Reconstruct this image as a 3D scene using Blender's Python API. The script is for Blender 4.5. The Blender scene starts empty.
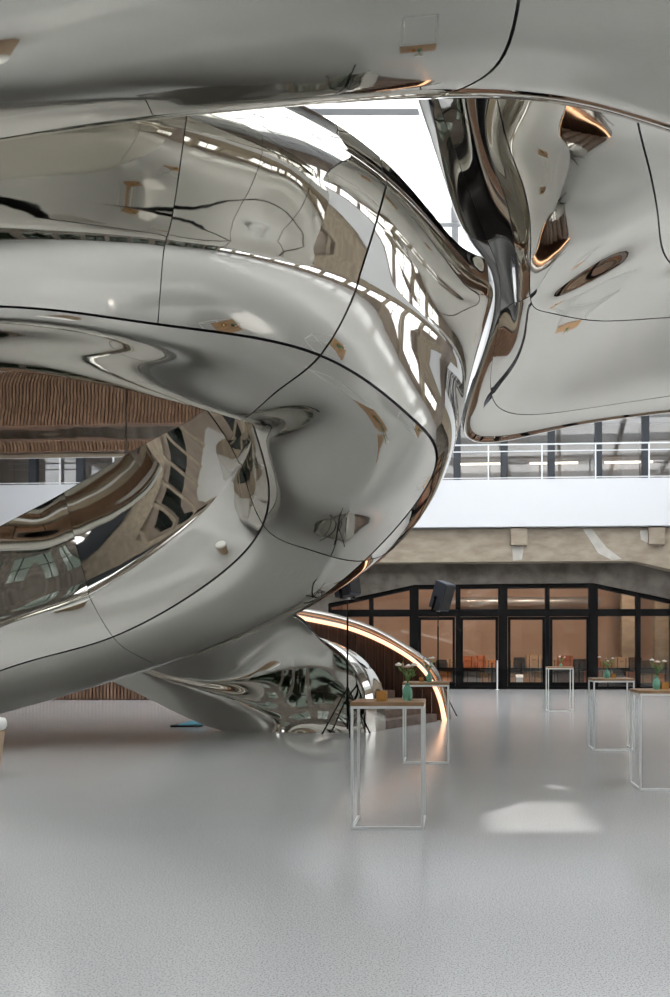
import bpy, bmesh, math, random
import numpy as np
from mathutils import Vector, Matrix

# ------------------------------------------------------------------ camera, world, light, exposure
F, PX, PY, HC = 900.0, 455.0, 648.0, 1.64          # focal (px), principal point (px), eye height (m)
IW, IH = 670.0, 997.0
scn = bpy.context.scene
cd = bpy.data.cameras.new('camera'); cam = bpy.data.objects.new('camera', cd)
scn.collection.objects.link(cam); scn.camera = cam
cam.location = (0, 0, HC); cam.rotation_euler = (math.pi / 2, 0, 0)
cd.sensor_fit = 'VERTICAL'; cd.sensor_height = 36.0; cd.sensor_width = 36.0 * IW / IH
cd.lens = F / IH * 36.0
cd.shift_x = (IW / 2 - PX) / IH
cd.shift_y = (PY - IH / 2) / IH
cd.clip_end = 300

world = bpy.data.worlds.new('overcast_sky'); scn.world = world; world.use_nodes = True
bg = world.node_tree.nodes['Background']
bg.inputs['Color'].default_value = (0.93, 0.965, 1.0, 1); bg.inputs['Strength'].default_value = 1.6

sun_d = bpy.data.lights.new('sun', 'SUN'); sun_d.energy = 1.5; sun_d.angle = math.radians(1.0)
sun_d.color = (1.0, 0.95, 0.88)
sun = bpy.data.objects.new('sun', sun_d); scn.collection.objects.link(sun)
sun.location = (0, 0, 30); sun.rotation_euler = Vector((1.45, 1.25, -7)).to_track_quat('-Z', 'Y').to_euler()

vs = scn.view_settings
vs.view_transform = 'Standard'; vs.look = 'None'; vs.gamma = 1.0; vs.use_curve_mapping = False
vs.exposure = 1.25
scn.cycles.max_bounces = 12; scn.cycles.glossy_bounces = 8; scn.cycles.transparent_max_bounces = 12
scn.cycles.caustics_reflective = True; scn.cycles.caustics_refractive = False
scn.cycles.sample_clamp_indirect = 4.0
scn.cycles.use_denoising = True

# ------------------------------------------------------------------ helpers
COL = scn.collection
R = random.Random(7)

def V(px, py, Y):
    """pixel direction + distance along the camera axis -> point"""
    return Vector(((px - PX) / F * Y, Y, HC + (PY - py) / F * Y))

def floorY(py):
    return HC * F / (py - PY)

def tag(o, label=None, cat=None, group=None, kind=None):
    if label: o['label'] = label
    if cat: o['category'] = cat
    if group: o['group'] = group
    if kind: o['kind'] = kind
    return o

def empty(name, loc=(0, 0, 0), rz=0.0, parent=None):
    o = bpy.data.objects.new(name, None); COL.objects.link(o)
    o.location = loc; o.rotation_euler = (0, 0, rz); o.empty_display_size = 0.2
    if parent: o.parent = parent
    return o

def mesh_obj(name, me, m, parent=None, smooth=False):
    if m is not None and not me.materials: me.materials.append(m)
    if smooth:
        for p in me.polygons: p.use_smooth = True
    o = bpy.data.objects.new(name, me); COL.objects.link(o)
    if parent: o.parent = parent
    return o

class MB:
    def __init__(self): self.v = []; self.f = []
    def box(self, x0, x1, y0, y1, z0, z1):
        b = len(self.v)
        self.v += [(x0,y0,z0),(x1,y0,z0),(x1,y1,z0),(x0,y1,z0),(x0,y0,z1),(x1,y0,z1),(x1,y1,z1),(x0,y1,z1)]
        self.f += [tuple(b+i for i in q) for q in ((0,3,2,1),(4,5,6,7),(0,1,5,4),(1,2,6,5),(2,3,7,6),(3,0,4,7))]
        return self
    def hexa(self, pts):                      # 4 near points (ccw from the camera) and 4 far points
        b = len(self.v); self.v += [tuple(p) for p in pts]
        self.f += [tuple(b+i for i in q) for q in ((0,1,2,3),(7,6,5,4),(0,4,5,1),(1,5,6,2),(2,6,7,3),(3,7,4,0))]
        return self
    def prism(self, near, far):
        n = len(near); b = len(self.v); self.v += [tuple(p) for p in near] + [tuple(p) for p in far]
        self.f.append(tuple(range(b, b+n))); self.f.append(tuple(range(b+2*n-1, b+n-1, -1)))
        for i in range(n):
            j = (i+1) % n; self.f.append((b+i, b+n+i, b+n+j, b+j))
        return self
    def tube(self, pts, r, n=8, caps=True):
        pts = [Vector(p) for p in pts]
        rs = r if isinstance(r, (list, tuple)) else [r]*len(pts)
        b = len(self.v); up0 = None
        for i, p in enumerate(pts):
            d = (pts[min(i+1, len(pts)-1)] - pts[max(i-1, 0)]).normalized()
            if up0 is None:
                a = Vector((0,0,1)) if abs(d.z) < .9 else Vector((1,0,0))
                s = d.cross(a).normalized()
            else:
                s = (up0 - d*up0.dot(d)).normalized()
            up0 = s; t = d.cross(s)
            for k in range(n):
                an = 2*math.pi*k/n
                self.v.append(tuple(p + (s*math.cos(an) + t*math.sin(an))*rs[i]))
        for i in range(len(pts)-1):
            for k in range(n):
                k2 = (k+1) % n
                self.f.append((b+i*n+k, b+i*n+k2, b+(i+1)*n+k2, b+(i+1)*n+k))
        if caps:
            self.f.append(tuple(b+k for k in range(n-1, -1, -1)))
            e = b+(len(pts)-1)*n; self.f.append(tuple(e+k for k in range(n)))
        return self
    def lathe(self, prof, n=16, c=(0,0,0)):
        b = len(self.v); m = len(prof)
        for r, z in prof:
            for k in range(n):
                a = 2*math.pi*k/n
                self.v.append((c[0]+r*math.cos(a), c[1]+r*math.sin(a), c[2]+z))
        for i in range(m-1):
            for k in range(n):
                k2 = (k+1) % n
                self.f.append((b+i*n+k, b+i*n+k2, b+(i+1)*n+k2, b+(i+1)*n+k))
        self.f.append(tuple(b+k for k in range(n-1, -1, -1)))
        e = b+(m-1)*n; self.f.append(tuple(e+k for k in range(n)))
        return self
    def ball(self, c, r, n=8, m=5, sx=1, sy=1, sz=1):
        prof = [(max(1e-4, r*math.sin(math.pi*i/m)), -r*math.cos(math.pi*i/m)) for i in range(m+1)]
        b = len(self.v); self.lathe(prof, n)
        for i in range(b, len(self.v)):
            x, y, z = self.v[i]; self.v[i] = (c[0]+x*sx, c[1]+y*sy, c[2]+z*sz)
        return self
    def build(self, name, m, parent=None, smooth=False, bevel=0.0, local=None):
        vs_ = self.v
        if local is not None:
            vs_ = [tuple(Vector(p) - Vector(local)) for p in vs_]
        me = bpy.data.meshes.new(name); me.from_pydata(vs_, [], self.f); me.update()
        if bevel:
            bm = bmesh.new(); bm.from_mesh(me)
            bmesh.ops.bevel(bm, geom=bm.edges[:], offset=bevel, segments=2, affect='EDGES', clamp_overlap=True)
            bm.to_mesh(me); bm.free()
        return mesh_obj(name, me, m, parent, smooth)

# ------------------------------------------------------------------ materials
def mat(name, col, rough=0.5, metal=0.0, **kw):
    m = bpy.data.materials.new(name); m.use_nodes = True
    p = m.node_tree.nodes['Principled BSDF']
    p.inputs['Base Color'].default_value = (*col, 1)
    p.inputs['Roughness'].default_value = rough; p.inputs['Metallic'].default_value = metal
    for k, v in kw.items(): p.inputs[k.replace('_', ' ')].default_value = v
    return m

def noise_mat(name, c1, c2, scale, rough=0.5, metal=0.0, detail=6.0, bump=0.0, stretch=(1,1,1), lo=.35, hi=.65, coords='Object'):
    m = mat(name, c1, rough, metal); nt = m.node_tree; p = nt.nodes['Principled BSDF']
    tc = nt.nodes.new('ShaderNodeTexCoord'); mp = nt.nodes.new('ShaderNodeMapping')
    mp.inputs['Scale'].default_value = stretch
    nz = nt.nodes.new('ShaderNodeTexNoise'); nz.inputs['Scale'].default_value = scale; nz.inputs['Detail'].default_value = detail
    rp = nt.nodes.new('ShaderNodeValToRGB')
    rp.color_ramp.elements[0].color = (*c1, 1); rp.color_ramp.elements[0].position = lo
    rp.color_ramp.elements[1].color = (*c2, 1); rp.color_ramp.elements[1].position = hi
    L = nt.links
    L.new(tc.outputs[coords], mp.inputs['Vector']); L.new(mp.outputs['Vector'], nz.inputs['Vector'])
    L.new(nz.outputs['Fac'], rp.inputs['Fac']); L.new(rp.outputs['Color'], p.inputs['Base Color'])
    if bump:
        bp = nt.nodes.new('ShaderNodeBump'); bp.inputs['Strength'].default_value = bump; bp.inputs['Distance'].default_value = .02
        L.new(nz.outputs['Fac'], bp.inputs['Height']); L.new(bp.outputs['Normal'], p.inputs['Normal'])
    return m

def emit(name, col, s):
    m = bpy.data.materials.new(name); m.use_nodes = True; nt = m.node_tree
    p = nt.nodes['Principled BSDF']; p.inputs['Base Color'].default_value = (*col, 1)
    p.inputs['Emission Color'].default_value = (*col, 1); p.inputs['Emission Strength'].default_value = s
    return m

def glass_sheet(name, tint, gloss, rough=.02):
    m = bpy.data.materials.new(name); m.use_nodes = True; nt = m.node_tree
    nt.nodes.remove(nt.nodes['Principled BSDF'])
    out = nt.nodes['Material Output']; mx = nt.nodes.new('ShaderNodeMixShader')
    tr = nt.nodes.new('ShaderNodeBsdfTransparent'); gl = nt.nodes.new('ShaderNodeBsdfGlossy')
    tr.inputs['Color'].default_value = (*tint, 1); gl.inputs['Roughness'].default_value = rough
    mx.inputs['Fac'].default_value = gloss
    nt.links.new(tr.outputs[0], mx.inputs[1]); nt.links.new(gl.outputs[0], mx.inputs[2]); nt.links.new(mx.outputs[0], out.inputs['Surface'])
    return m

def frost_mat():
    m = bpy.data.materials.new('frosted_roof_glass'); m.use_nodes = True; nt = m.node_tree
    nt.nodes.remove(nt.nodes['Principled BSDF'])
    t = nt.nodes.new('ShaderNodeBsdfTranslucent'); t.inputs['Color'].default_value = (.97, .97, .97, 1)
    nt.links.new(t.outputs[0], nt.nodes['Material Output'].inputs['Surface'])
    return m

def steel_mat(name, col, rough, wave):
    m = mat(name, col, rough, 1.0); nt = m.node_tree; p = nt.nodes['Principled BSDF']
    tc = nt.nodes.new('ShaderNodeTexCoord')
    nz = nt.nodes.new('ShaderNodeTexNoise'); nz.inputs['Scale'].default_value = .9; nz.inputs['Detail'].default_value = 2.0
    bp = nt.nodes.new('ShaderNodeBump'); bp.inputs['Strength'].default_value = 1.0; bp.inputs['Distance'].default_value = wave
    nt.links.new(tc.outputs['Object'], nz.inputs['Vector']); nt.links.new(nz.outputs['Fac'], bp.inputs['Height'])
    nt.links.new(bp.outputs['Normal'], p.inputs['Normal'])
    return m

def floor_mat():
    m = mat('terrazzo', (.4, .4, .4), .16); nt = m.node_tree; p = nt.nodes['Principled BSDF']; L = nt.links
    tc = nt.nodes.new('ShaderNodeTexCoord')
    a = nt.nodes.new('ShaderNodeTexNoise'); a.inputs['Scale'].default_value = 95; a.inputs['Detail'].default_value = 5
    b = nt.nodes.new('ShaderNodeTexNoise'); b.inputs['Scale'].default_value = .5; b.inputs['Detail'].default_value = 4
    r1 = nt.nodes.new('ShaderNodeValToRGB')
    r1.color_ramp.elements[0].color = (.27, .275, .28, 1); r1.color_ramp.elements[0].position = .36
    r1.color_ramp.elements[1].color = (.51, .515, .515, 1); r1.color_ramp.elements[1].position = .5
    mx = nt.nodes.new('ShaderNodeMixRGB'); mx.blend_type = 'MULTIPLY'; mx.inputs['Fac'].default_value = .35
    L.new(tc.outputs['Object'], a.inputs['Vector']); L.new(tc.outputs['Object'], b.inputs['Vector'])
    L.new(a.outputs['Fac'], r1.inputs['Fac']); L.new(r1.outputs['Color'], mx.inputs['Color1']); L.new(b.outputs['Color'], mx.inputs['Color2'])
    r2 = nt.nodes.new('ShaderNodeValToRGB')
    r2.color_ramp.elements[0].color = (.75, .75, .75, 1); r2.color_ramp.elements[1].color = (1, 1, 1, 1)
    L.new(b.outputs['Fac'], r2.inputs['Fac']); L.new(r2.outputs['Color'], mx.inputs['Color2'])
    L.new(mx.outputs['Color'], p.inputs['Base Color'])
    return m

M = dict(
    steel = steel_mat('polished_steel', (.67, .65, .60), .03, .004),
    brushed = mat('brushed_steel', (.36, .33, .30), .22, 1.0),
    joint = mat('black_joint', (.012, .012, .013), .5),
    liner = mat('stair_lining', (.16, .115, .085), .35),
    floor = floor_mat(),
    white = mat('white_plaster', (.82, .83, .84), .6),
    fascia = mat('white_fascia', (.66, .68, .71), .55),
    concrete = noise_mat('old_concrete', (.25, .205, .155), (.345, .295, .23), 1.6, .8, detail=12, bump=.4, stretch=(1, 1, 2.6)),
    concrete_dark = noise_mat('darkened_concrete', (.085, .073, .06), (.17, .15, .13), 1.8, .85, detail=12, bump=.4),  # colour carries the shade of the portal recess; rear wall shares it
    patch = noise_mat('plaster_patch', (.42, .40, .36), (.5, .48, .44), 3, .8),
    black = mat('black_steel', (.004, .004, .0045), .5, Specular_IOR_Level=.12),
    glass = glass_sheet('window_glass', (.93, .93, .92), .07),
    sunpane = glass_sheet('sun_patch_glass', (.97, .98, 1.0), .03),
    peach = noise_mat('peach_wall', (.42, .29, .22), (.50, .36, .28), .6, .7),
    room_floor = mat('room_floor', (.22, .19, .17), .5),
    room_ceil = mat('room_ceiling', (.25, .19, .15), .8),
    gal = noise_mat('gallery_panel', (.20, .16, .13), (.29, .24, .20), .5, .6),
    galgrey = noise_mat('gallery_grey', (.23, .20, .18), (.34, .31, .29), .4, .6),
    mull = mat('grey_mullion', (.03, .036, .045), .5),
    rail = mat('white_rail', (.72, .74, .76), .4),
    slat = noise_mat('slat_wood', (.20, .115, .075), (.32, .2, .135), 8, .6, stretch=(1, 1, .2)),
    plank = noise_mat('dark_plank', (.045, .022, .014), (.10, .05, .03), 5, .42, stretch=(4, 4, .3)),
    step = noise_mat('step_wood', (.09, .06, .045), (.15, .105, .08), 6, .5),
    led = emit('led_strip', (1.0, .56, .32), .9),
    copper = mat('lit_copper_lip', (.55, .33, .22), .25, .7),
    oak = noise_mat('oak_top', (.27, .155, .075), (.40, .25, .135), 3, .5, stretch=(1, 9, 1)),
    powder = mat('white_powder_coat', (.78, .79, .78), .4),
    speaker = mat('speaker_shell', (.055, .065, .09), .5),
    grille = mat('speaker_grille', (.012, .012, .013), .7),
    bracket = mat('bracket_metal', (.55, .6, .62), .35, .6),
    vase = mat('green_glass', (.30, .72, .52), .06, Transmission_Weight=.6, IOR=1.3),
    amber = mat('amber_glass', (.62, .34, .10), .15, Transmission_Weight=.35, IOR=1.3),
    flame = emit('candle_flame', (1.0, .55, .18), 3.0),
    stem = mat('stem_green', (.10, .20, .05), .6),
    leaf = mat('leaf_green', (.16, .27, .09), .55),
    petal = mat('white_petal', (.85, .80, .76), .6),
    pink = mat('pink_petal', (.62, .36, .33), .6),
    bud = mat('tan_bud', (.38, .29, .15), .6),
    blue = mat('blue_cloth', (.10, .42, .55), .7),
    blackrub = mat('black_rubber', (.01, .01, .01), .7),
    cushion = mat('white_cushion', (.78, .79, .76), .6),
    tan = noise_mat('tan_wood', (.36, .25, .16), (.46, .33, .22), 4, .55, stretch=(1, 1, .3)),
    duct = mat('zinc_duct', (.62, .62, .62), .35, .7),
    darkglass = mat('dark_window', (.012, .016, .014), .12),
    tint = glass_sheet('tinted_glass', (.22, .24, .22), .08),
    frost = frost_mat(),
    hedge = noise_mat('hedge_green', (.03, .06, .015), (.12, .2, .05), 6, .8),
    beam = mat('roof_beam', (.60, .62, .64), .5),
)

# ------------------------------------------------------------------ floor, room shell, roof
def struct(o): return tag(o, kind='structure')
FX0, FX1, FY0, FY1, HR = -20.0, 20.0, -14.0, 46.0, 16.0
struct(MB().box(FX0, FX1, FY0, FY1, -.3, 0).build('floor', M['floor']))
for side, xa, xb, nm in ((-1, FX0-.4, FX0, 'wall_left'), (1, FX1, FX1+.4, 'wall_right')):
    q = lambda d0, d1, y0, y1, z0, z1: MB().box(*( (xb+d0, xb+d1) if side < 0 else (xa-d1, xa-d0)), y0, y1, z0, z1)
    mb = MB(); e = FY0; bays = [FY0 + k*4.2 for k in range(11)]
    for z0, z1 in ((0, 1.6), (3.6, 8.3), (11.2, HR)): mb.box(xa, xb, FY0, FY1, z0, z1)
    for z0, z1 in ((1.6, 3.6), (8.3, 11.2)):
        e = FY0
        for y0 in bays: mb.box(xa, xb, e, y0+.35, z0, z1); e = y0+3.85
        mb.box(xa, xb, e, FY1, z0, z1)
    w = struct(mb.build(nm, M['gal']))
    q(0, .3, FY0, 33, 4.4, 6.2).build('concrete_beam', M['concrete'], w)
    q(0, .5, FY0, 33, 6.2, 8.1).build('fascia', M['fascia'] if side > 0 else M['mull'], w)
    for y0 in bays:
        q(-.22, -.2, y0+.35, y0+3.85, 1.6, 3.6).build('pane', M['frost'] if side > 0 else M['darkglass'], w)
        q(-.22, -.2, y0+.35, y0+3.85, 8.3, 11.2).build('pane', M['frost'], w)
        q(-.2, -.1, y0+2.05, y0+2.15, 1.6, 3.6).build('mullion', M['black'], w)
        q(-.2, -.1, y0+2.05, y0+2.15, 8.3, 11.2).build('mullion', M['black'], w)
        q(0, .35, y0-.3, y0+.3, 0, 4.4).build('pier', M['concrete'], w)
mb = MB(); zl = (0, .3, 4.6, 6.4, 10.0, HR)                 # rear wall with glazed openings on two levels
for z0, z1 in ((0, .3), (4.6, 6.4), (10.0, HR)): mb.box(FX0, FX1, FY0-.4, FY0, z0, z1)
ctr = [-18.0 + i*4.0 for i in range(10)]
for lv, (z0, z1, hw) in enumerate(((.3, 4.6, 1.6), (6.4, 10.0, 1.1))):
    e = FX0
    for x in ctr: mb.box(e, x-hw, FY0-.4, FY0, z0, z1); e = x+hw
    mb.box(e, FX1, FY0-.4, FY0, z0, z1)
wb = struct(mb.build('wall_back', M['concrete_dark']))
for lv, (z0, z1, hw) in enumerate(((.3, 4.6, 1.6), (6.4, 10.0, 1.1))):
    for i, x in enumerate(ctr):
        m_ = MB().box(x-.06, x+.06, FY0-.3, FY0-.15, z0, z1)
        for zz in ((1.4, 2.9) if lv == 0 else (8.2,)): m_.box(x-hw, x+hw, FY0-.29, FY0-.16, zz-.05, zz+.05)
        w = struct(m_.build('window_%d' % (10+lv*10+i), M['black']))
        MB().box(x-hw, x+hw, FY0-.24, FY0-.22, z0, z1).build('pane', M['tint'] , w)
hm = MB()
for k in range(260):
    hm.ball((R.uniform(-22, 22), R.uniform(-19, -17), R.uniform(0, 1)**.8*4.2), R.uniform(.35, .8), 7, 5)
tag(hm.build('garden_hedge', M['hedge']), 'dense green hedge outside the rear windows', 'hedge', kind='stuff')
struct(MB().box(-30, 30, -24, FY0-.4, -.3, -.02).build('ground', M['hedge']))
# roof: beams around skylights
mb = MB()
for i in range(11): mb.box(FX0 + i*4.0 - .12, FX0 + i*4.0 + .12, FY0, 36, HR-.5, HR)
for j in range(9): mb.box(FX0, FX1, FY0 + j*6.2 - .15, FY0 + j*6.2 + .15, HR-.55, HR-.05)
mb.box(FX0, FX1, 33, FY1, HR-.05, HR+.2)
mb.box(FX0, -15, FY0, 34, HR, HR+.2); mb.box(13, FX1, FY0, 34, HR, HR+.2)
mb.box(FX0, FX1, FY0, -6, HR, HR+.2)
ceil = struct(mb.build('ceiling', M['beam']))
for i in range(7):
    for j in range(6):
        x0 = -15 + i*4.0; y0 = -6 + j*6.5
        if (i, j) in ((3, 1), (3, 2)):             # clear panes added among the frosting so sun patches land on the floor
            ca, cb, cc, cd_ = (.02, .92, 4.7, 6.2) if j == 1 else (.8, 1.5, .6, 1.6)
            for a0, a1, b0, b1, mm in ((0, 3.98, 0, cc-.02, 'frost'), (0, 3.98, cd_+.02, 6.48, 'frost'), (0, ca-.01, cc, cd_, 'frost'), (cb+.01, 3.98, cc, cd_, 'frost'), (ca, cb, cc, cd_, 'sunpane')):
                MB().box(x0+a0, x0+a1, y0+b0, y0+b1, HR+.02, HR+.05).build('pane', M[mm], ceil)
            continue
        MB().box(x0, x0+3.98, y0, y0+6.48, HR+.02, HR+.05).build('pane', M['frost'], ceil)

# ------------------------------------------------------------------ far building (slightly turned wall plane)
YW, KW = 35.0, 0.06
def P(px, py, off=0.0):
    return PW(px, HC + (PY - py)/F*(YW + off), off)
def PW(px, z, off=0.0):
    Y = (YW + off) / (1 + KW*(px - PX)/F); return Vector(((px - PX)/F*Y, Y, z))
def Zat(py, off=0.0): return HC + (PY - py)/F*(YW + off)
def wbox(mb, x0, x1, z0, z1, o0, o1):
    """box on the far wall: pixel columns at distance o0, heights in metres, depth o0..o1"""
    a, b = PW(x0, 0, o0), PW(x1, 0, o0); d = Vector((0, o1-o0, 0))
    mb.hexa([(a.x,a.y,z0),(b.x,b.y,z0),(b.x,b.y,z1),(a.x,a.y,z1),
             (a.x,a.y+d.y,z0),(b.x,b.y+d.y,z0),(b.x,b.y+d.y,z1),(a.x,a.y+d.y,z1)])
    return mb

# concrete beam with chamfered soffit
near = [P(x, y, 0) for x, y in ((-25,529),(930,529),(930,640),(720,582),(634,562),(374,562),(288,582),(60,640),(-25,640))]
beam = MB().prism(near[::-1], [p + Vector((0, .9, 0)) for p in near][::-1]).build('wall_far', M['concrete']); struct(beam)
for x in (519, 657, 381):
    wbox(MB(), x-8, x+8, Zat(546), Zat(529.5), -.22, 0).build('corbel', M['concrete'], beam)
for pts in (((583,530),(592,530),(606,548),(622,560),(612,561),(598,554)), ((512,546),(524,546),(522,560),(513,561)), ((640,532),(652,531),(650,545),(641,541))):
    nr = [P(x, y, -.02) for x, y in pts]
    MB().prism(nr, [p + Vector((0, .04, 0)) for p in nr]).build('plaster_patch', M['patch'], beam)
# recessed concrete around the glazed portal, its shade painted as a darker tone
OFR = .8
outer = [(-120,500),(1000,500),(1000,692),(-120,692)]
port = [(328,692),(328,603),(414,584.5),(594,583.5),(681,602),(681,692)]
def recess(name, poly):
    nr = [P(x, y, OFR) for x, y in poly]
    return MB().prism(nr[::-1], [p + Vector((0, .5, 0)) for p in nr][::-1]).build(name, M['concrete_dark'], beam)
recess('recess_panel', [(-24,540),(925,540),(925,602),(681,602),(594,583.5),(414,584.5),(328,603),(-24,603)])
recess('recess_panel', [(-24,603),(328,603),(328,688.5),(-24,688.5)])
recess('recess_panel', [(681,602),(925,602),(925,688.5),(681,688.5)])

# black steel glazing
topY = lambda x: (603 + (x-328)/(414-328)*(584.5-603)) if x < 414 else (584.5 + (x-414)/180*(-1) if x < 594 else 583.5 + (x-594)/87*18.5)
mb = MB()
OG = 1.0
for (a, b) in ((328,414),(414,594),(594,681)):
    n = [P(a, topY(a), OG-.1), P(b, topY(b), OG-.1), P(b, topY(b)+4.5, OG-.1), P(a, topY(a)+4.5, OG-.1)]
    mb.prism(n[::-1], [p+Vector((0,.3,0)) for p in n][::-1])
wbox(mb, 328, 681, Zat(616.5, OG), Zat(609.5, OG), OG-.1, OG+.15)
wbox(mb, 328, 681, 0, .12, OG-.1, OG+.15)
win = struct(mb.build('window_1', M['black']))
mull = [(328,3),(371,2),(414,4.5),(458,2.5),(503,4.5),(547.5,2.2),(593.5,4.5),(638.5,2.2),(681,4)]
for x, w in mull:
    wbox(MB(), x-w, x+w, 0, Zat(topY(x)+1, OG), OG-.12, OG+.17).build('mullion', M['black'], win)
for (x0, x1) in ((418.5, 455), (460.5, 498), (508, 545), (550, 589)):     # door leaf frames
    m_ = MB(); wbox(m_, x0, x0+2.5, .1, Zat(618, OG), OG-.05, OG+.06); wbox(m_, x1-2.5, x1, .1, Zat(618, OG), OG-.05, OG+.06)
    wbox(m_, x0, x1, .1, .28, OG-.05, OG+.06); wbox(m_, x0, x1, Zat(620, OG), Zat(617, OG), OG-.05, OG+.06)
    m_.build('door_leaf', M['black'], win)
for i in range(8):
    x0, x1 = mull[i][0], mull[i+1][0]
    wbox(MB(), x0, x1, .05, Zat(612, OG), OG, OG+.02).build('pane', M['glass'], win)
    n = [P(x0, 612, OG), P(x1, 612, OG), P(x1, topY(x1)+2, OG), P(x0, topY(x0)+2, OG)]
    MB().prism(n, [p+Vector((0,.02,0)) for p in n]).build('pane', M['glass'], win)
# room behind the glazing
m_ = MB(); wbox(m_, 300, 760, 0, 4.6, 8.0, 8.3); rw = struct(m_.build('wall_room_rear', M['peach']))
m_ = MB(); wbox(m_, 318, 322, 0, 4.6, 1.3, 8.2); struct(m_.build('wall_room_left', M['slat']))
m_ = MB(); wbox(m_, 690, 694, 0, 4.6, 1.3, 8.2); struct(m_.build('wall_room_right', M['concrete']))
m_ = MB(); wbox(m_, 300, 760, 4.45, 4.6, 1.3, 8.2); struct(m_.build('ceiling_room', M['room_ceil']))
m_ = MB(); wbox(m_, 328, 681, .002, .012, 1.2, 8.0); struct(m_.build('floor_room', M['room_floor']))
for x in (622, 655): 
    m_ = MB(); wbox(m_, x, x+14, 0, 4.45, 4.6, 5.1); struct(m_.build('trim_%d' % x, M['concrete']))

# balcony: white fascia, slab, railing, gallery glazing behind
OB_ = -0.3
zb0, zb1 = Zat(527, OB_), Zat(480, OB_)
m_ = MB(); wbox(m_, -25, 930, zb0, zb1, OB_, OB_+.25)
par = tag(m_.build('balcony_parapet', M['fascia']), 'long smooth white balcony parapet above the concrete beam', 'parapet')
m_ = MB(); wbox(m_, -25, 930, zb0, zb0+.4, OB_+.26, 4.6); struct(m_.build('floor_gallery', M['fascia']))
rl = empty('balcony_railing', PW(560, zb1, OB_+.12))
tag(rl, 'thin white metal railing on top of the white balcony parapet', 'railing')
for ytop, h in ((444, .05), (451, .035), (477.5, .03)):
    m_ = MB(); z = Zat(ytop, OB_); wbox(m_, -25, 930, z-h, z, OB_+.09, OB_+.14); m_.build('rail', M['rail'], rl, local=rl.location)
for k in range(-9, 12):
    x = 542 + 53.6*k
    if not (-25 < x < 930): continue
    m_ = MB(); wbox(m_, x-.7, x+.7, zb1, Zat(444, OB_), OB_+.08, OB_+.13); m_.build('post', M['rail'], rl, local=rl.location)
m_ = MB(); wbox(m_, -25, 930, zb1-1.0, HR, 4.6, 4.9); gw = struct(m_.build('wall_gallery', M['galgrey']))
for x0, x1 in ((640, 760), (598, 622), (505, 530)):
    m_ = MB(); wbox(m_, x0, x1, zb1-.5, zb1+3.2, 4.4, 4.6); m_.build('wall_panel', M['gal'], gw)
win2 = wbox(MB(), -25, 930, zb1-.6, zb1-.45, .9, 1.2); win2 = struct(win2.build('window_2', M['mull']))
gx = [-25] + [457 + 47.2*k for k in range(-10, 11)] + [930]
for x in gx[1:-1]:
    m_ = MB(); wbox(m_, x-3.6, x+3.6, zb1-.6, zb1+3.4, .9, 1.2); m_.build('mullion', M['mull'], win2)
for a, b in zip(gx[:-1], gx[1:]):
    m_ = MB(); wbox(m_, a, b, zb1-.5, zb1+3.4, 1.0, 1.02); m_.build('pane', M['glass'], win2)
m_ = MB(); wbox(m_, -25, 930, zb1+3.3, zb1+3.7, -.3, 4.6); struct(m_.build('ceiling_gallery', M['fascia']))
m_ = MB(); wbox(m_, -25, 930, zb1+3.7, HR, .2, .5); struct(m_.build('wall_upper', M['white']))
lamp = emit('gallery_tube', (1, .9, .78), 1.5)
for k in range(3):
    x = 455 + 75*k
    m_ = MB(); wbox(m_, x, x+48, zb1+1.5, zb1+1.57, 4.2, 4.3)
    tag(m_.build('wall_lamp', lamp), ['thin warm light tube on the gallery wall nearest the steel coil', 'middle thin warm light tube on the gallery wall', 'right thin warm light tube on the gallery wall'][k], 'lamp', 'gallery light tubes')

# slatted timber wall far left, under the coil
x0, x1 = V(-200, 700, 28.4).x, V(300, 700, 28.4).x
sw = struct(MB().box(x0, x1, 28.5, 29.0, 0, 3.6).build('wall_slatted', M['plank']))
mb = MB(); x = x0
while x < x1:
    mb.box(x, x+.065, 28.42, 28.5, .02, 3.6); x += .11
tag(mb.build('slats', M['slat'], sw), kind='stuff')

# ------------------------------------------------------------------ lofted mirror cladding
def nspline(K, t):
    """natural cubic spline through K (n,...) at integer knots, evaluated at t"""
    K = np.asarray(K, float); n = len(K)
    A = np.zeros((n, n)); B = np.zeros_like(K)
    A[0, 0] = A[-1, -1] = 1
    for i in range(1, n-1):
        A[i, i-1], A[i, i], A[i, i+1] = 1, 4, 1
        B[i] = 6*(K[i+1] - 2*K[i] + K[i-1])
    Mm = np.linalg.solve(A, B.reshape(n, -1)).reshape(K.shape)
    t = np.asarray(t, float); i = np.clip(np.floor(t).astype(int), 0, n-2); s = t - i
    sh = (-1,) + (1,)*(K.ndim-1); s = s.reshape(sh)
    return (Mm[i]*(1-s)**3/6 + Mm[i+1]*s**3/6 + (K[i]-Mm[i]/6)*(1-s) + (K[i+1]-Mm[i+1]/6)*s)

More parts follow.
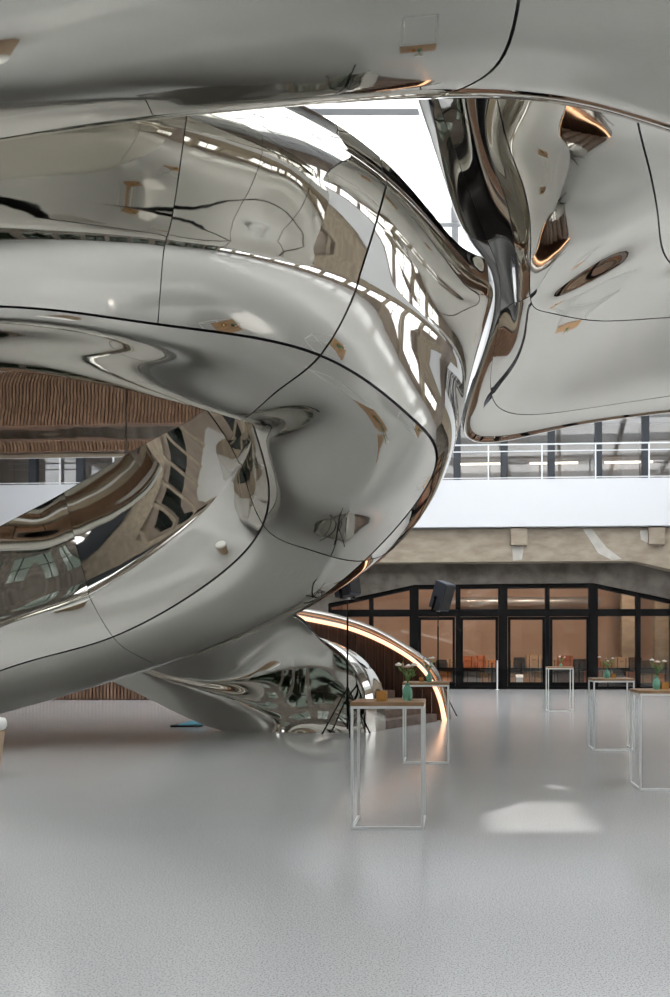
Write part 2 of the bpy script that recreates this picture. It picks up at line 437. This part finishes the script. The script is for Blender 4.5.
class Loft:
    def __init__(self, stations, flip=False):
        self.K = np.array([[tuple(V(*p)) for p in s] for s in stations])    # (nu, nv, 3)
        self.flip = flip
    def grid(self, us, vs_):
        G = nspline(self.K, us)                                # (U, nv, 3)
        G = nspline(np.swapaxes(G, 0, 1), vs_)                 # (V, U, 3)
        return np.swapaxes(G, 0, 1)
    def normals(self, us, vs_):
        e = 1e-3
        nu, nv = self.K.shape[0]-1, self.K.shape[1]-1
        ua, ub = np.clip(us-e, 0, nu), np.clip(us+e, 0, nu); va, vb = np.clip(vs_-e, 0, nv), np.clip(vs_+e, 0, nv)
        du = self.grid(ub, vs_) - self.grid(ua, vs_); dv = self.grid(us, vb) - self.grid(us, va)
        n = np.cross(du, dv); n /= (np.linalg.norm(n, axis=2, keepdims=True) + 1e-12)
        return n if self.flip else -n
    def shell(self, name, us, vs_, inset, thick, m, parent, smooth=True):
        G = self.grid(us, vs_); N = self.normals(us, vs_)
        A = G - N*inset; B = G - N*(inset+thick)
        U, Vn = len(us), len(vs_)
        verts = A.reshape(-1, 3).tolist() + B.reshape(-1, 3).tolist()
        o = U*Vn; f = []; A1 = A.reshape(-1, 3); B1 = B.reshape(-1, 3)
        idx = lambda i, j: i*Vn + j
        for i in range(U-1):
            for j in range(Vn-1):
                q = (idx(i,j), idx(i+1,j), idx(i+1,j+1), idx(i,j+1))
                if not self.flip: q = q[::-1]
                f.append(q); f.append(tuple(o+k for k in q[::-1]))
        nf = len(f)
        rim = [idx(i,0) for i in range(U)] + [idx(U-1,j) for j in range(1,Vn)] + [idx(i,Vn-1) for i in range(U-2,-1,-1)] + [idx(0,j) for j in range(Vn-2,0,-1)]
        r0 = len(verts); nr = len(rim)                       # the rim has vertices of its own, so the mirror keeps its curvature to the edge
        verts += [A1[i].tolist() for i in rim] + [B1[i].tolist() for i in rim]
        for k in range(nr):
            k2 = (k+1) % nr
            q = (r0+k2, r0+k, r0+nr+k, r0+nr+k2)
            if not self.flip: q = q[::-1]
            f.append(q)
        me = bpy.data.meshes.new(name); me.from_pydata(verts, [], f); me.update()
        fl = np.zeros(len(f), bool); fl[:nf] = True
        me.polygons.foreach_set('use_smooth', fl)
        return mesh_obj(name, me, m, parent)
    def panels(self, cells, parent, gap=.022, res=.11, name='steel_panel', m=None, thin=()):
        """cells: (u0, u1, v0, v1) of each panel; gap is the open joint between panels in metres"""
        for a, b, c, d in cells:
            g = self.grid(np.linspace(a, b, 9), np.linspace(c, d, 9))
            lu = np.linalg.norm(np.diff(g, axis=0), axis=2).sum(0).mean()
            lv = np.linalg.norm(np.diff(g, axis=1), axis=2).sum(1).mean()
            ga, gb = gap*.5*(b-a)/max(lu, .01), gap*.5*(d-c)/max(lv, .01)
            U = int(min(140, max(8, lu/res))); Vn = int(min(90, max(8, lv/res)))
            fa, fb = (.35 if a in thin else 1), (.35 if b in thin else 1)
            self.shell(name, np.linspace(a+ga*fa, b-ga*fb, U), np.linspace(c+gb, d-gb, Vn), 0.0, .012, m or M['steel'], parent)
    def backing(self, name, parent, m, inset=.03, thick=.05, nu=90, nv=60):
        nu_, nv_ = self.K.shape[0]-1, self.K.shape[1]-1
        return self.shell(name, np.linspace(0, nu_, nu), np.linspace(0, nv_, nv), inset, thick, m, parent)

stair = empty('mirror_staircase', V(160, 720, 15.5) * 1.0)
stair.location.z = 0
tag(stair, 'huge coiling staircase clad in mirror-polished steel panels', 'staircase')
def part_of_stair(o): 
    o.parent = stair; o.matrix_parent_inverse = Matrix.Translation(-Vector(stair.location)); return o

# --- the big coil: low flight far left -> turn at the right -> near flight back to the left
COIL = [
 [(-300,690,13.0),(-300,716,12.95),(-300,740,13.1),(-300,756,13.4),(-300,754,14.0),(-300,749,14.6),(-300,738,15.4),(-300,715,15.6),(-300,690,15.7),(-300,680,15.6)],
 [(-150,607,13.5),(-150,655,13.42),(-150,700,13.42),(-150,732,13.8),(-150,742,14.4),(-150,744,15.1),(-150,732,15.9),(-150,690,16.1),(-150,645,16.2),(-150,630,16.1)],
 [(0,525,13.72),(0,579,13.64),(0,632,13.62),(0,671,14.0),(0,701,14.6),(0,714,15.4),(0,698,16.2),(0,645,16.5),(0,585,16.6),(0,570,16.5)],
 [(64,491,13.82),(77,548,13.74),(91,600,13.72),(113,637,14.1),(138,656,14.7),(165,665,15.5),(174,648,16.2),(167,600,16.5),(160,540,16.6),(158,525,16.5)],
 [(150,440,13.5),(172,485,13.44),(194,528,13.44),(217,577,13.75),(246,607,14.35),(282,620,15.2),(298,603,15.8),(294,555,16.1),(290,495,16.2),(288,480,16.1)],
 [(205,408,12.5),(226,438,12.5),(243,470,12.6),(263,525,12.85),(307,549,13.3),(364,561,14.1),(402,540,14.7),(410,495,15.0),(408,430,15.1),(405,410,15.0)],
 [(250,340,11.4),(250,390,11.4),(252,432,11.45),(268,478,11.6),(345,505,11.75),(432,476,11.9),(457,437,12.2),(471,375,12.4),(486,320,12.5),(484,285,12.4)],
 [(235,300,10.5),(236,350,10.5),(240,400,10.5),(256,433,10.5),(335,436,10.2),(411,418,10.1),(441,362,10.2),(461,312,10.45),(473,276,10.8),(463,247,11.1)],
 [(222,300,9.9),(225,350,9.85),(230,400,9.8),(240,420,9.65),(275,393,9.0),(320,356,8.5),(352,300,8.3),(371,240,8.26),(386,187,8.32),(381,157,8.75)],
 [(150,270,9.7),(150,330,9.65),(150,382,9.5),(150,395,9.25),(158,362,8.3),(166,326,7.55),(172,262,7.2),(186,195,7.14),(200,98,7.08),(204,66,7.4)],
 [(0,250,9.5),(0,310,9.45),(0,360,9.3),(0,371,9.05),(0,341,8.1),(0,307,7.35),(0,248,7.05),(0,175,6.98),(0,80,6.9),(0,40,7.2)],
 [(-200,262,9.7),(-200,322,9.65),(-200,370,9.5),(-200,381,9.25),(-200,352,8.35),(-200,320,7.65),(-200,260,7.38),(-200,190,7.3),(-200,94,7.2),(-200,50,7.5)],
 [(-430,290,10.6),(-430,345,10.55),(-430,390,10.4),(-430,400,10.15),(-430,375,9.35),(-430,345,8.75),(-430,290,8.5),(-430,225,8.45),(-430,125,8.4),(-430,95,8.7)],
]
def hold(s):                                   # keep the parapet faces flat right down to the rounded edges
    a, b, c, d = s[1], s[2], s[6], s[7]
    i = tuple(a[k]*.2 + b[k]*.8 for k in range(3)); o = tuple(c[k]*.6 + d[k]*.4 for k in range(3))
    o = (o[0], o[1], min(c[2], o[2]) - .02)
    r, t = s[8], s[9]
    l = (r[0]*.7 + t[0]*.3, r[1]*.72 + t[1]*.28, r[2]*.35 + t[2]*.65)
    t = (t[0], t[1], l[2] + .04)
    return s[:2] + [(i[0], i[1], a[2]*.2 + b[2]*.8 - .005)] + s[2:7] + [o] + s[7:9] + [l, t]
coil = Loft([hold(s) for s in COIL], flip=False)
# --- wide ring passing overhead, nearest the camera
ring_st = []
for px, ye, Ye in ((-200,172,6.55),(0,141,6.15),(150,119,5.88),(300,104,5.66),(430,97,5.6),(550,101,5.62),(670,131,5.78),(820,190,6.1),(980,270,6.6)):
    s = []
    he = HC + (PY-ye)/F*Ye
    for dY, dh, dx in ((.62,1.6,-10),(.58,.8,-10),(.36,.26,-6),(0,0,8),(-.30,-.06,55),(-.83,-.10,85),(-1.7,-.08,100),(-2.4,.15,110),(-2.75,.7,110),(-2.8,1.5,110)):
        Yk = Ye + dY; s.append((px + dx, PY - (he + dh - HC)*F/Yk, Yk))
    ring_st.append(s)
ring = Loft(ring_st, flip=True)
# --- broad landing that swings out of the coil to the right
land = Loft([
 [(412,40,10.6),(400,60,9.9),(425,60,9.2),(452,60,8.6),(490,60,8.2),(560,60,7.7),(650,60,7.35),(800,60,7.0)],
 [(456,160,12.0),(440,170,11.2),(460,166,10.4),(482,160,9.8),(510,150,9.4),(570,140,8.9),(660,120,8.2),(800,90,7.5)],
 [(488,238,13.4),(472,245,12.6),(487,240,11.9),(505,232,11.2),(530,220,10.4),(585,195,9.6),(670,165,8.9),(800,130,8.1)],
 [(505,312,15.2),(490,320,14.4),(500,312,13.6),(514,303,12.9),(530,296,12.2),(600,250,10.6),(675,210,9.7),(800,170,8.8)],
 [(470,395,19.8),(466,436,18.8),(495,403,16.5),(522,360,14.5),(550,313,12.7),(605,275,11.5),(680,240,10.4),(800,200,9.5)],
 [(560,385,19.4),(560,428,18.5),(568,411,17.1),(580,375,15.2),(600,321,12.9),(630,285,11.7),(690,260,10.9),(800,220,9.9)],
 [(670,370,18.5),(670,412,17.7),(670,396,16.5),(672,365,15.0),(680,317,12.8),(690,285,11.7),(720,260,11.0),(800,235,10.2)],
 [(800,355,17.4),(800,395,16.6),(800,380,15.6),(800,355,14.6),(805,315,12.9),(810,285,11.8),(815,262,11.1),(820,250,10.7)],
], flip=True)
# --- flat underside of the bridge seen through the coil
brst = []
for px, ye in ((-260,462),(0,459),(126,457),(260,455),(380,450),(440,447)):
    brst.append([(px, ye-75, 22.6), (px, ye-25, 22.5), (px, ye, 21.6), (px, ye-14, 20.0), (px, ye-38, 18.0), (px, ye-70, 16.0), (px, ye-112, 14.3), (px, ye-170, 13.6), (px, ye-230, 13.5)])
bridge = Loft(brst, flip=True)

def flight(name, L, label, uc, gap=.022, thin=()):
    b = L.backing(name, None, M['joint']); part_of_stair(b); b['label'] = label
    n0 = len(COL.objects)
    L.panels(uc, b, gap, thin=thin)
flight('coil_flight', coil, 'mirror coil flight turning over itself',
       [(a, b, 0, 4) for a, b in ((0,1.6),(1.6,3),(3,5),(5,8),(8,10.6),(10.6,12))] +
       [(a, b, 4, 6) for a, b in ((0,1.6),(1.6,3),(3,5),(5,8),(8,10.6),(10.6,12))] +
       [(a, b, 6, 12) for a, b in ((0,1.6),(1.6,3),(3,5),(5,8),(8,9.05),(9.05,10.6),(10.6,12))], .026, thin=(9.05, 3))
flight('ring_flight', ring, 'overhead mirror ring',
       [(a, b, c, d) for a, b in ((0,.2),(.2,4),(4,6.7),(6.7,8)) for c, d in ((0,2.2),(2.2,7),(7,9))], .026)
flight('landing_flight', land, 'mirror landing swinging right',
       [(0,7,0,2),(0,3,2,4),(3,7,2,4),(0,7,4,5.8),(0,7,5.8,7)], .022)
flight('bridge_flight', bridge, 'mirror bridge underside',
       [(a, b, c, d) for a, b in ((0,.7),(.7,2),(2,3.3),(3.3,5)) for c, d in ((0,2),(2,8))], .03)

# ------------------------------------------------------------------ ground stair with timber lining
gst = empty('timber_lined_stair', (V(380, 731, 17.9).x, 18.6, 0))
tag(gst, 'ground stair entrance with mirror side, dark timber lining and glowing handrail', 'stairs')
def gp(o): o.parent = gst; o.matrix_parent_inverse = Matrix.Translation(-Vector(gst.location)); return o
flank = Loft([
 [(364,697,17.5),(364,703,17.5),(364,712,17.5),(364,722,17.48),(364,733.5,17.42)],
 [(351,667,17.5),(351,680,17.5),(350,700,17.5),(349,720,17.46),(348,733.8,17.4)],
 [(321,641,17.46),(320,656,17.5),(318,685,17.5),(316,715,17.45),(314,734,17.36)],
 [(292,616,17.2),(287,637,17.46),(283,682,17.52),(278,716,17.46),(272,733,17.46)],
 [(243,622,17.15),(240,660,17.5),(236,684,17.6),(232,702,17.5),(216,730,17.8)],
 [(165,640,17.2),(173,668,17.55),(169,676,17.65),(164,683,17.65),(140,695,18.1)],
 [(80,620,17.5),(92,640,17.9),(90,648,18.0),(87,655,18.05),(70,664,18.6)],
], flip=True)
bk = gp(flank.backing('flank', None, M['joint'])); bk['label'] = 'mirror steel flank of the ground stair'
flank.panels([(0,6,0,4)], bk, .02, .05)
# end cap of the flank: mirror band following the arch
a1 = [(318,639),(336,650),(352,667),(361,683),(364.5,697),(365,715),(365,733.5)]
a2 = [(331,643),(352,654),(368,670),(376,685),(378.5,697),(380,715),(380.5,731)]
cap = Loft([[(x,y,17.50-.01*i), ((x+x2)/2,(y+y2)/2-.5,17.66-.01*i), (x2,y2,17.98-.015*i), (x2+4,y2+1.0,18.15-.015*i)] for i,((x,y),(x2,y2)) in enumerate(zip(a1,a2))], flip=False)
gp(cap.shell('end_cap', np.linspace(0,6,50), np.linspace(0,3,16), 0, .03, M['steel'], None))
gp(MB().prism([(V(364.5,733.5,17.3)), V(381,731,17.85), V(381,733,17.8), V(364.5,735.5,17.25)], [V(364.5,731.5,17.55), V(381,729.5,18.1), V(381,731.5,18.1), V(364.5,733.5,17.55)]).build('plinth', M['blackrub'], None))
# timber wall
led = [(270,613),(290,617),(320,623),(350,630),(380,642),(405,656),(422,670),(434,688),(440,705),(443,721)]
outl = [(270,602),(290,606),(320,611),(350,618.5),(380,630),(410,647),(430,661),(442,679),(448,700),(451,719)]
Yt = lambda px: 20.45 + (443-px)/153*1.3
lx = np.array([p[0] for p in led]); ly = np.array([p[1] for p in led])
NPL = 18
xs = np.linspace(272, 441, NPL+1)
for i in range(NPL):
    a, b = xs[i]+.12, xs[i+1]-.12
    ya, yb = np.interp(a, lx, ly), np.interp(b, lx, ly)
    off = .012*(i % 3)
    pa, pb = V(a, ya, Yt(a)-off), V(b, yb, Yt(b)-off)
    n = [Vector((pa.x,pa.y,0)), Vector((pb.x,pb.y,0)), pb, pa]
    gp(MB().prism(n, [p+Vector((0,.06,0)) for p in n]).build('plank', M['plank'], None))
n = [Vector((V(272,0,Yt(272)).x, Yt(272)+.07, 0)), Vector((V(443,0,Yt(443)).x, Yt(443)+.07, 0))]
lofl = Loft([[(x,y-2.8,Yt(x)-.10),(x,y-1.4,Yt(x)-.13),(x,y,Yt(x)-.10)] if x < 425 else [(x+3.0*(y-660)/61+.5,y-2.8*(1-(y-660)/61),Yt(x)-.10),(x+1.5*(y-660)/61,y-1.4*(1-(y-660)/61),Yt(x)-.13),(x,y,Yt(x)-.10)] for x,y in led], flip=True)
gp(lofl.shell('led_strip', np.linspace(0,9,60), np.linspace(0,2,5), 0, .02, M['led'], None))
lip = Loft([[(x,y,Yt(x)-.06),((x*.6+x2*.4),(y*.6+y2*.4)-1,Yt(x)-.02),((x*.3+x2*.7),(y*.3+y2*.7),Yt(x)-.05),(x2,y2,Yt(x)+.15),(x2+1,y2+2,Yt(x)+.5),(x2+2,y2+12,Yt(x)+.7)] for (x,y),(x2,y2) in zip(led,outl)], flip=True)
gp(lip.shell('parapet_cap', np.linspace(0,9,70), np.linspace(.3,5,24), 0, .03, M['brushed'], None))
# steps
L0, R0 = Vector((V(381,730,17.95).x, 17.95, 0)), Vector((V(437,722,20.1).x, 20.1, 0))
ddir = (R0-L0).normalized(); bdir = Vector((-ddir.y, ddir.x, 0))
for k in range(7):
    a = L0 + bdir*(.36*k) ; b = R0 + bdir*(.36*k)
    a2_, b2_ = a + bdir*.42, b + bdir*.42
    z0, z1 = .17*k if k else .0, .17*(k+1)
    m_ = MB().hexa([(a.x,a.y,z0),(b.x,b.y,z0),(b.x,b.y,z1),(a.x,a.y,z1),(a2_.x,a2_.y,z0),(b2_.x,b2_.y,z0),(b2_.x,b2_.y,z1),(a2_.x,a2_.y,z1)])
    gp(m_.build('step', M['step'], None, bevel=.01))

# ------------------------------------------------------------------ standing tables
def table(pxl, pyb, label):
    """front-left foot at pixel (pxl, pyb) on the floor"""
    Y = floorY(pyb); X = (pxl-PX)/F*Y
    W, D, H = .66, .58, 1.15; t = .024
    o = empty('standing_table', (X + W/2, Y + D/2, 0))
    tag(o, label, 'table', 'tall standing tables')
    x0, x1, y0, y1 = -W/2, W/2, -D/2, D/2
    tt = H - .035
    MB().box(x0-.004, x1+.004, y0-.004, y1+.004, tt, H).build('table_top', M['oak'], o, bevel=.004)
    for sx in (x0, x1-t):
        for sy in (y0, y1-t):
            MB().box(sx, sx+t, sy, sy+t, t, tt-t).build('leg', M['powder'], o, bevel=.002)
    m_ = MB()
    m_.box(x0, x1, y0, y0+t, tt-t, tt).box(x0, x1, y1-t, y1, tt-t, tt).box(x0, x0+t, y0+t, y1-t, tt-t, tt).box(x1-t, x1, y0+t, y1-t, tt-t, tt)
    m_.build('top_frame', M['powder'], o)
    MB().box(x0, x1, y0, y0+t, 0, t).build('base_bar', M['powder'], o)
    for sx in (x0, x1-t): MB().box(sx, sx+t, y0+t, y1, 0, t).build('base_bar', M['powder'], o)
    return o
T1 = table(350.5, 829.5, 'nearest standing table with oak top, beside the tripod speaker stand')
T2 = table(402.5, 763.5, 'standing table in front of the timber-lined stair')
T3 = table(593.5, 750.5, 'standing table second from the right, with a small amber votive')
T4 = table(639.5, 790.5, 'standing table cut by the right edge of the picture')
T5 = table(548, 711.5, 'farthest small standing table near the glass doors')

def onto(t, px, fy=0.0):
    """point on the table top below pixel column px"""
    Y = t.location.y + fy
    return Vector(((px-PX)/F*Y, Y, 1.15))

def flowers(t, px, fy, h, sc, seed, label):
    rr = random.Random(seed)
    p = onto(t, px, fy); o = empty('flower_vase', p); tag(o, label, 'vase', 'flower vases on the standing tables')
    prof = [(.030,0),(.044,.01),(.049,.05),(.048,.10),(.036,.13),(.021,.148),(.022,.165),(.026,.17)]
    b = MB(); b.lathe([(r*sc*(1+.0), z*sc*h) for r, z in prof], 18).build('bottle', M['vase'], o, smooth=True)
    n = 8
    for k in range(n):
        a = 2*math.pi*k/n + rr.uniform(-.4,.4); le = rr.uniform(.13,.24)*sc; sp = rr.uniform(.12,.55)
        p0 = Vector((0,0,.10*sc*h)); p1 = Vector((0,0,.17*sc*h)); 
        d = Vector((math.cos(a)*sp, math.sin(a)*sp*.6, 1)).normalized()
        p2 = p1 + d*le*.55; p3 = p1 + d*le + Vector((math.cos(a)*.02, 0, -.005))
        s = MB().tube([p0,p1,p2,p3], [.0035*sc,.0035*sc,.003*sc,.002*sc], 5).build('stem', M['stem'], o)
        kind = k % 4
        if kind in (0, 2):
            f = MB(); r = rr.uniform(.020,.030)*sc
            for q in range(6):
                an = q*math.pi/3
                f.ball((p3.x+math.cos(an)*r*.6, p3.y+math.sin(an)*r*.6, p3.z+r*.15), r*.62, 6, 4, 1, 1, .7)
            f.ball((p3.x,p3.y,p3.z+r*.35), r*.6, 6, 4)
            f.build('blossom', M['petal'] if kind == 0 or k > 4 else M['pink'], o, smooth=True)
        elif kind == 1:
            MB().ball(p3, .016*sc, 6, 5, .8, .8, 1.5).build('bud', M['bud'], o, smooth=True)
        for q in range(2):
            pm = p1.lerp(p3, rr.uniform(.3,.8)); aa = a + rr.uniform(-1,1); w = .010*sc; l_ = rr.uniform(.04,.07)*sc
            dd = Vector((math.cos(aa), math.sin(aa)*.5, rr.uniform(.4,1))).normalized(); sd = dd.cross(Vector((0,1,.2))).normalized()*w
            nn = dd.cross(sd).normalized()*.0015
            pts = [pm, pm+dd*l_*.5+sd, pm+dd*l_, pm+dd*l_*.5-sd]
            MB().prism([x+nn for x in pts], [x-nn for x in pts]).build('leaf', M['leaf'], o)
    return o
flowers(T1, 407.5, -.02, 1.0, .95, 3, 'green glass vase of white and pink flowers on the nearest table')
flowers(T2, 429, .0, .8, .95, 8, 'green vase in front of the glowing stair handrail')
flowers(T3, 607, .0, .9, .95, 12, 'green vase of small white flowers beside an amber votive, second table from right')
flowers(T4, 656.5, -.02, .95, .95, 21, 'green vase of white flowers at the right edge of the picture')
flowers(T5, 561, .0, .6, .9, 33, 'small vase on the farthest table by the glass doors')

def votive(t, px, fy, s, label):
    p = onto(t, px, fy); o = empty('votive_holder', p); tag(o, label, 'candle holder', 'amber votive holders')
    h = .082*s; w = .042*s
    m_ = MB(); th = .006
    m_.box(-w, w, -w, w, 0, .012)
    m_.box(-w, -w+th, -w, w, .012, h).box(w-th, w, -w, w, .012, h).box(-w+th, w-th, -w, -w+th, .012, h).box(-w+th, w-th, w-th, w, .012, h)
    m_.build('glass_cup', M['amber'], o)
    c = MB().lathe([(.019*s,.0125),(.019*s,.03)], 12).build('candle', M['petal'], o)
    MB().ball((0,0,.04), .007, 6, 5, 1, 1, 1.8).build('flame', M['flame'], c)
votive(T1, 382, -.12, 1.15, 'amber votive holder beside the vase on the nearest table')
votive(T2, 421.5, .02, .8, 'dark amber votive on the table before the timber stair')
votive(T3, 613.5, .02, .9, 'small amber votive on the second table from the right')
votive(T4, 664.5, .0, 1.05, 'amber votive holder at the right picture edge')

# ------------------------------------------------------------------ loudspeakers on stands
def spk(px, pyf, pyt, rz, tilt, label_s, label_t, yb):
    Y = floorY(pyf); X = (px-PX)/F*Y; zt = HC + (PY-pyt)/F*Y
    s = empty('speaker_stand', (X, Y, 0), rz); tag(s, label_t, 'stand', 'tripod speaker stands')
    MB().tube([(0,0,.12),(0,0,zt-.35)], .018, 10).build('pole', M['black'], s, smooth=True)
    MB().tube([(0,0,zt-.4),(0,0,zt)], .012, 10).build('inner_pole', M['black'], s, smooth=True)
    MB().tube([(0,0,.82),(0,0,.90)], .034, 10).build('collar', M['black'], s)
    MB().tube([(0,0,.28),(0,0,.33)], .03, 10).build('collar', M['black'], s)
    for k in range(3):
        a = math.radians(100+120*k); c_, s_ = math.cos(a), math.sin(a)
        lg = MB().tube([(c_*.03,s_*.03,.85),(c_*.52,s_*.52,.02)], .015, 8).build('leg', M['black'], s)
        MB().ball((c_*.52,s_*.52,.025), .024, 8, 5).build('rubber_foot', M['blackrub'], lg)
        MB().tube([(c_*.02,s_*.02,.3),(c_*.28,s_*.28,.43)], .009, 6).build('brace', M['black'], s)
    o = empty('loudspeaker', (X, Y, zt), rz); tag(o, label_s, 'speaker', 'loudspeakers on stands')
    o.rotation_euler = (0, 0, rz)
    MB().tube([(0,0,0),(0,0,.035)], .055, 12).build('mount_cup', M['bracket'], o)
    w, d, h = .19, .19, .66
    T = Matrix.Translation((0, 0, .06)) @ Matrix.Rotation(tilt, 4, 'X')
    def bld(m_, name, mt, bev=0):
        q = m_.build(name, mt, o, bevel=bev); q.matrix_local = T; return q
    m_ = MB().prism([(-w,-d,0),(w,-d,0),(w,-d,h),(-w,-d,h)], [(-w*.78,d,0),(w*.78,d,0),(w*.78,d,h),(-w*.78,d,h)]); bld(m_, 'cabinet', M['speaker'], .012)
    bld(MB().box(-w+.02, w-.02, -d-.012, -d, .03, h-.03), 'grille', M['grille'])
    bk_ = MB(); zc = h*.42
    bk_.box(-w-.022, -w-.012, -.03, .03, -.04, zc); bk_.box(w+.012, w+.022, -.03, .03, -.04, zc); bk_.box(-w-.022, w+.022, -.03, .03, -.05, -.035)
    bld(bk_, 'yoke', M['black'])
    for sx in (-1, 1): bld(MB().box(min(sx*w, sx*(w+.035)), max(sx*w, sx*(w+.035)), -.035, .035, zc-.035, zc+.035), 'knob', M['black'])
spk(347.5, 735.5, 599.5, math.radians(62), math.radians(-8), 'black loudspeaker tucked under the edge of the steel coil', 'black tripod stand in front of the mirror flank', 0)
spk(438, 717, 611.5, math.radians(52), math.radians(20), 'dark blue-grey loudspeaker tilted forward, before the glass doors', 'black tripod stand behind the timber-lined stair', 0)

# ------------------------------------------------------------------ small things on the floor
p = V(186, 726.5, floorY(726.5)); o = empty('cleaning_pad', (p.x, p.y, 0))
tag(o, 'blue cleaning pad with black edge under the tip of the steel stair', 'pad')
MB().prism([(-.28,-.16,0),(.28,-.16,0),(.30,.16,0),(-.26,.16,0)], [(-.28,-.16,.035),(.28,-.16,.035),(.30,.16,.035),(-.26,.16,.035)]).build('base', M['blackrub'], o)
MB().prism([(-.14,-.12,.035),(.36,-.14,.035),(.40,.1,.035),(.05,.14,.035)], [(-.1,-.08,.06),(.32,-.10,.07),(.34,.06,.15),(.08,.10,.12)]).build('cloth', M['blue'], o)
# round stool cut by the left picture edge
YS = 11.5; o = empty('round_stool', ((-451/F)*YS - .26, YS, 0))
tag(o, 'round stool with white cushion and tapered tan body at left edge', 'stool')
MB().lathe([(.175,0),(.185,.02),(.244,.56),(.246,.58)], 28).build('body', M['tan'], o, smooth=True)
MB().lathe([(.20,.58),(.25,.60),(.268,.64),(.268,.69),(.25,.735),(.20,.748)], 28).build('cushion', M['cushion'], o, smooth=True)
# slim post and white plinth by the doors
p = PW(497.3, 0, .3); o = empty('door_post', p); tag(o, 'slim pale metal post standing at the glass doors', 'post')
MB().tube([(0,0,.02),(0,0,1.15)], .025, 10).build('pole', M['powder'], o); MB().lathe([(.07,0),(.07,.02)], 14).build('base', M['powder'], o)
p = PW(519.5, 0, 1.9); o = empty('display_plinth', p); tag(o, 'small white plinth with slanted top behind the glass door', 'plinth')
MB().prism([(-.13,-.13,0.012),(.13,-.13,0.012),(.13,-.13,.42),(-.13,-.13,.42)], [(-.13,.13,0.012),(.13,.13,0.012),(.13,.13,.52),(-.13,.13,.52)]).build('body', M['powder'], o)
MB().prism([(-.15,-.15,.425),(.15,-.15,.425),(.15,-.15,.445),(-.15,-.15,.445)], [(-.15,.15,.535),(.15,.15,.535),(.15,.15,.555),(-.15,.15,.555)]).build('top_plate', M['white'], o)

# ------------------------------------------------------------------ suitcase display behind the glass
OS = 4.0
def ordw(i): return ['first','second','third','fourth','fifth','sixth','seventh','eighth','ninth','tenth','eleventh','twelfth','thirteenth','fourteenth','fifteenth','sixteenth','seventeenth','eighteenth','nineteenth','twentieth'][i]
shelf = empty('display_rack', PW(540, 0, OS)); tag(shelf, 'long low dark rack full of old suitcases behind the glass wall', 'rack')
def inv(o, r): o.parent = r; o.matrix_parent_inverse = Matrix.Translation(-Vector(r.location)); return o
for z in (.10, .74):
    m_ = MB(); wbox(m_, 432, 668, z, z+.04, OS-.4, OS+.4); inv(m_.build('shelf_board', M['black']), shelf)
m_ = MB(); wbox(m_, 432, 668, .012, 1.02, OS+.36, OS+.4); inv(m_.build('back_panel', M['liner']), shelf)
for x in np.linspace(434, 666, 9):
    m_ = MB(); wbox(m_, x-.6, x+.6, .012, 1.0, OS-.38, OS-.34); inv(m_.build('upright', M['black']), shelf)
cols = [('tan', (.34,.19,.09)), ('orange', (.55,.20,.06)), ('dark brown', (.08,.045,.03)), ('red-brown', (.30,.085,.04)), ('beige', (.40,.27,.17)), ('grey', (.20,.19,.18)), ('black', (.02,.02,.022)), ('rust-coloured', (.42,.13,.05))]
CM = [(n, mat(n.replace(' ', '_').replace('-', '_')+'_leather', c, .55)) for n, c in cols]
strapm = mat('strap_leather', (.06,.035,.02), .5)
def suitcase(loc, w, h, d, ci, label, group):
    o = empty('suitcase', loc); tag(o, label, 'suitcase', group)
    b = MB().box(-w/2, w/2, -d/2, d/2, 0, h).build('body', CM[ci][1], o, bevel=.025)
    MB().tube([(-.07,-d/2-.005,h*.62),(-.05,-d/2-.035,h*.62),(.05,-d/2-.035,h*.62),(.07,-d/2-.005,h*.62)], .011, 6).build('handle', strapm, o)
    for sx in (-.3, .3): MB().box(sx*w-.018, sx*w+.018, -d/2-.006, -d/2+.002, .015, h-.015).build('strap', strapm, o)
for row, (z, nme) in enumerate(((.14, 'lower'), (.78, 'upper'))):
    x = PW(434, 0, OS).x + .1; xe = PW(666, 0, OS).x; k = 0
    while k < 20:
        w = R.uniform(.42, .66); h = R.uniform(.40, .56) if row == 0 else R.uniform(.30, .58); d = .42
        if x + w > xe: break
        ci = R.randrange(8); cx = x + w/2
        Yc = (YW+OS) - KW*cx
        suitcase((cx, Yc, z), w, h, d, ci, '%s suitcase, %s from the left on the %s rack shelf' % (CM[ci][0], ordw(k), nme), 'suitcases on the rack')
        x += w + R.uniform(.015, .05); k += 1
# duct and lamps inside
m_ = MB().tube([PW(430, 3.75, 5.5), PW(600, 3.75, 5.5)], .16, 14); dct = tag(m_.build('ceiling_duct', M['duct'], smooth=True), 'pale round duct running under the ceiling behind the clerestory', 'duct')
for k in range(4):
    x = 375 + k*85; p = PW(x, 4.43, 1.9)
    o = empty('ceiling_lamp', p); tag(o, ['ceiling lamp in the glazed room, leftmost', 'ceiling lamp in the glazed room, second from left', 'ceiling lamp in the glazed room, third from left', 'ceiling lamp in the glazed room, rightmost'][k], 'lamp', 'room ceiling lamps')
    MB().lathe([(.22,-.08),(.24,0)], 16).build('housing', M['black'], o)
    ld = bpy.data.lights.new('wall_washer', 'AREA'); ld.energy = 60; ld.color = (1, .76, .58); ld.size = .5
    lo = bpy.data.objects.new('wall_washer', ld); COL.objects.link(lo); lo.location = (p.x, p.y+.05, 4.3)
    lo.rotation_euler = Vector((0, .75, -.66)).to_track_quat('-Z', 'Y').to_euler()
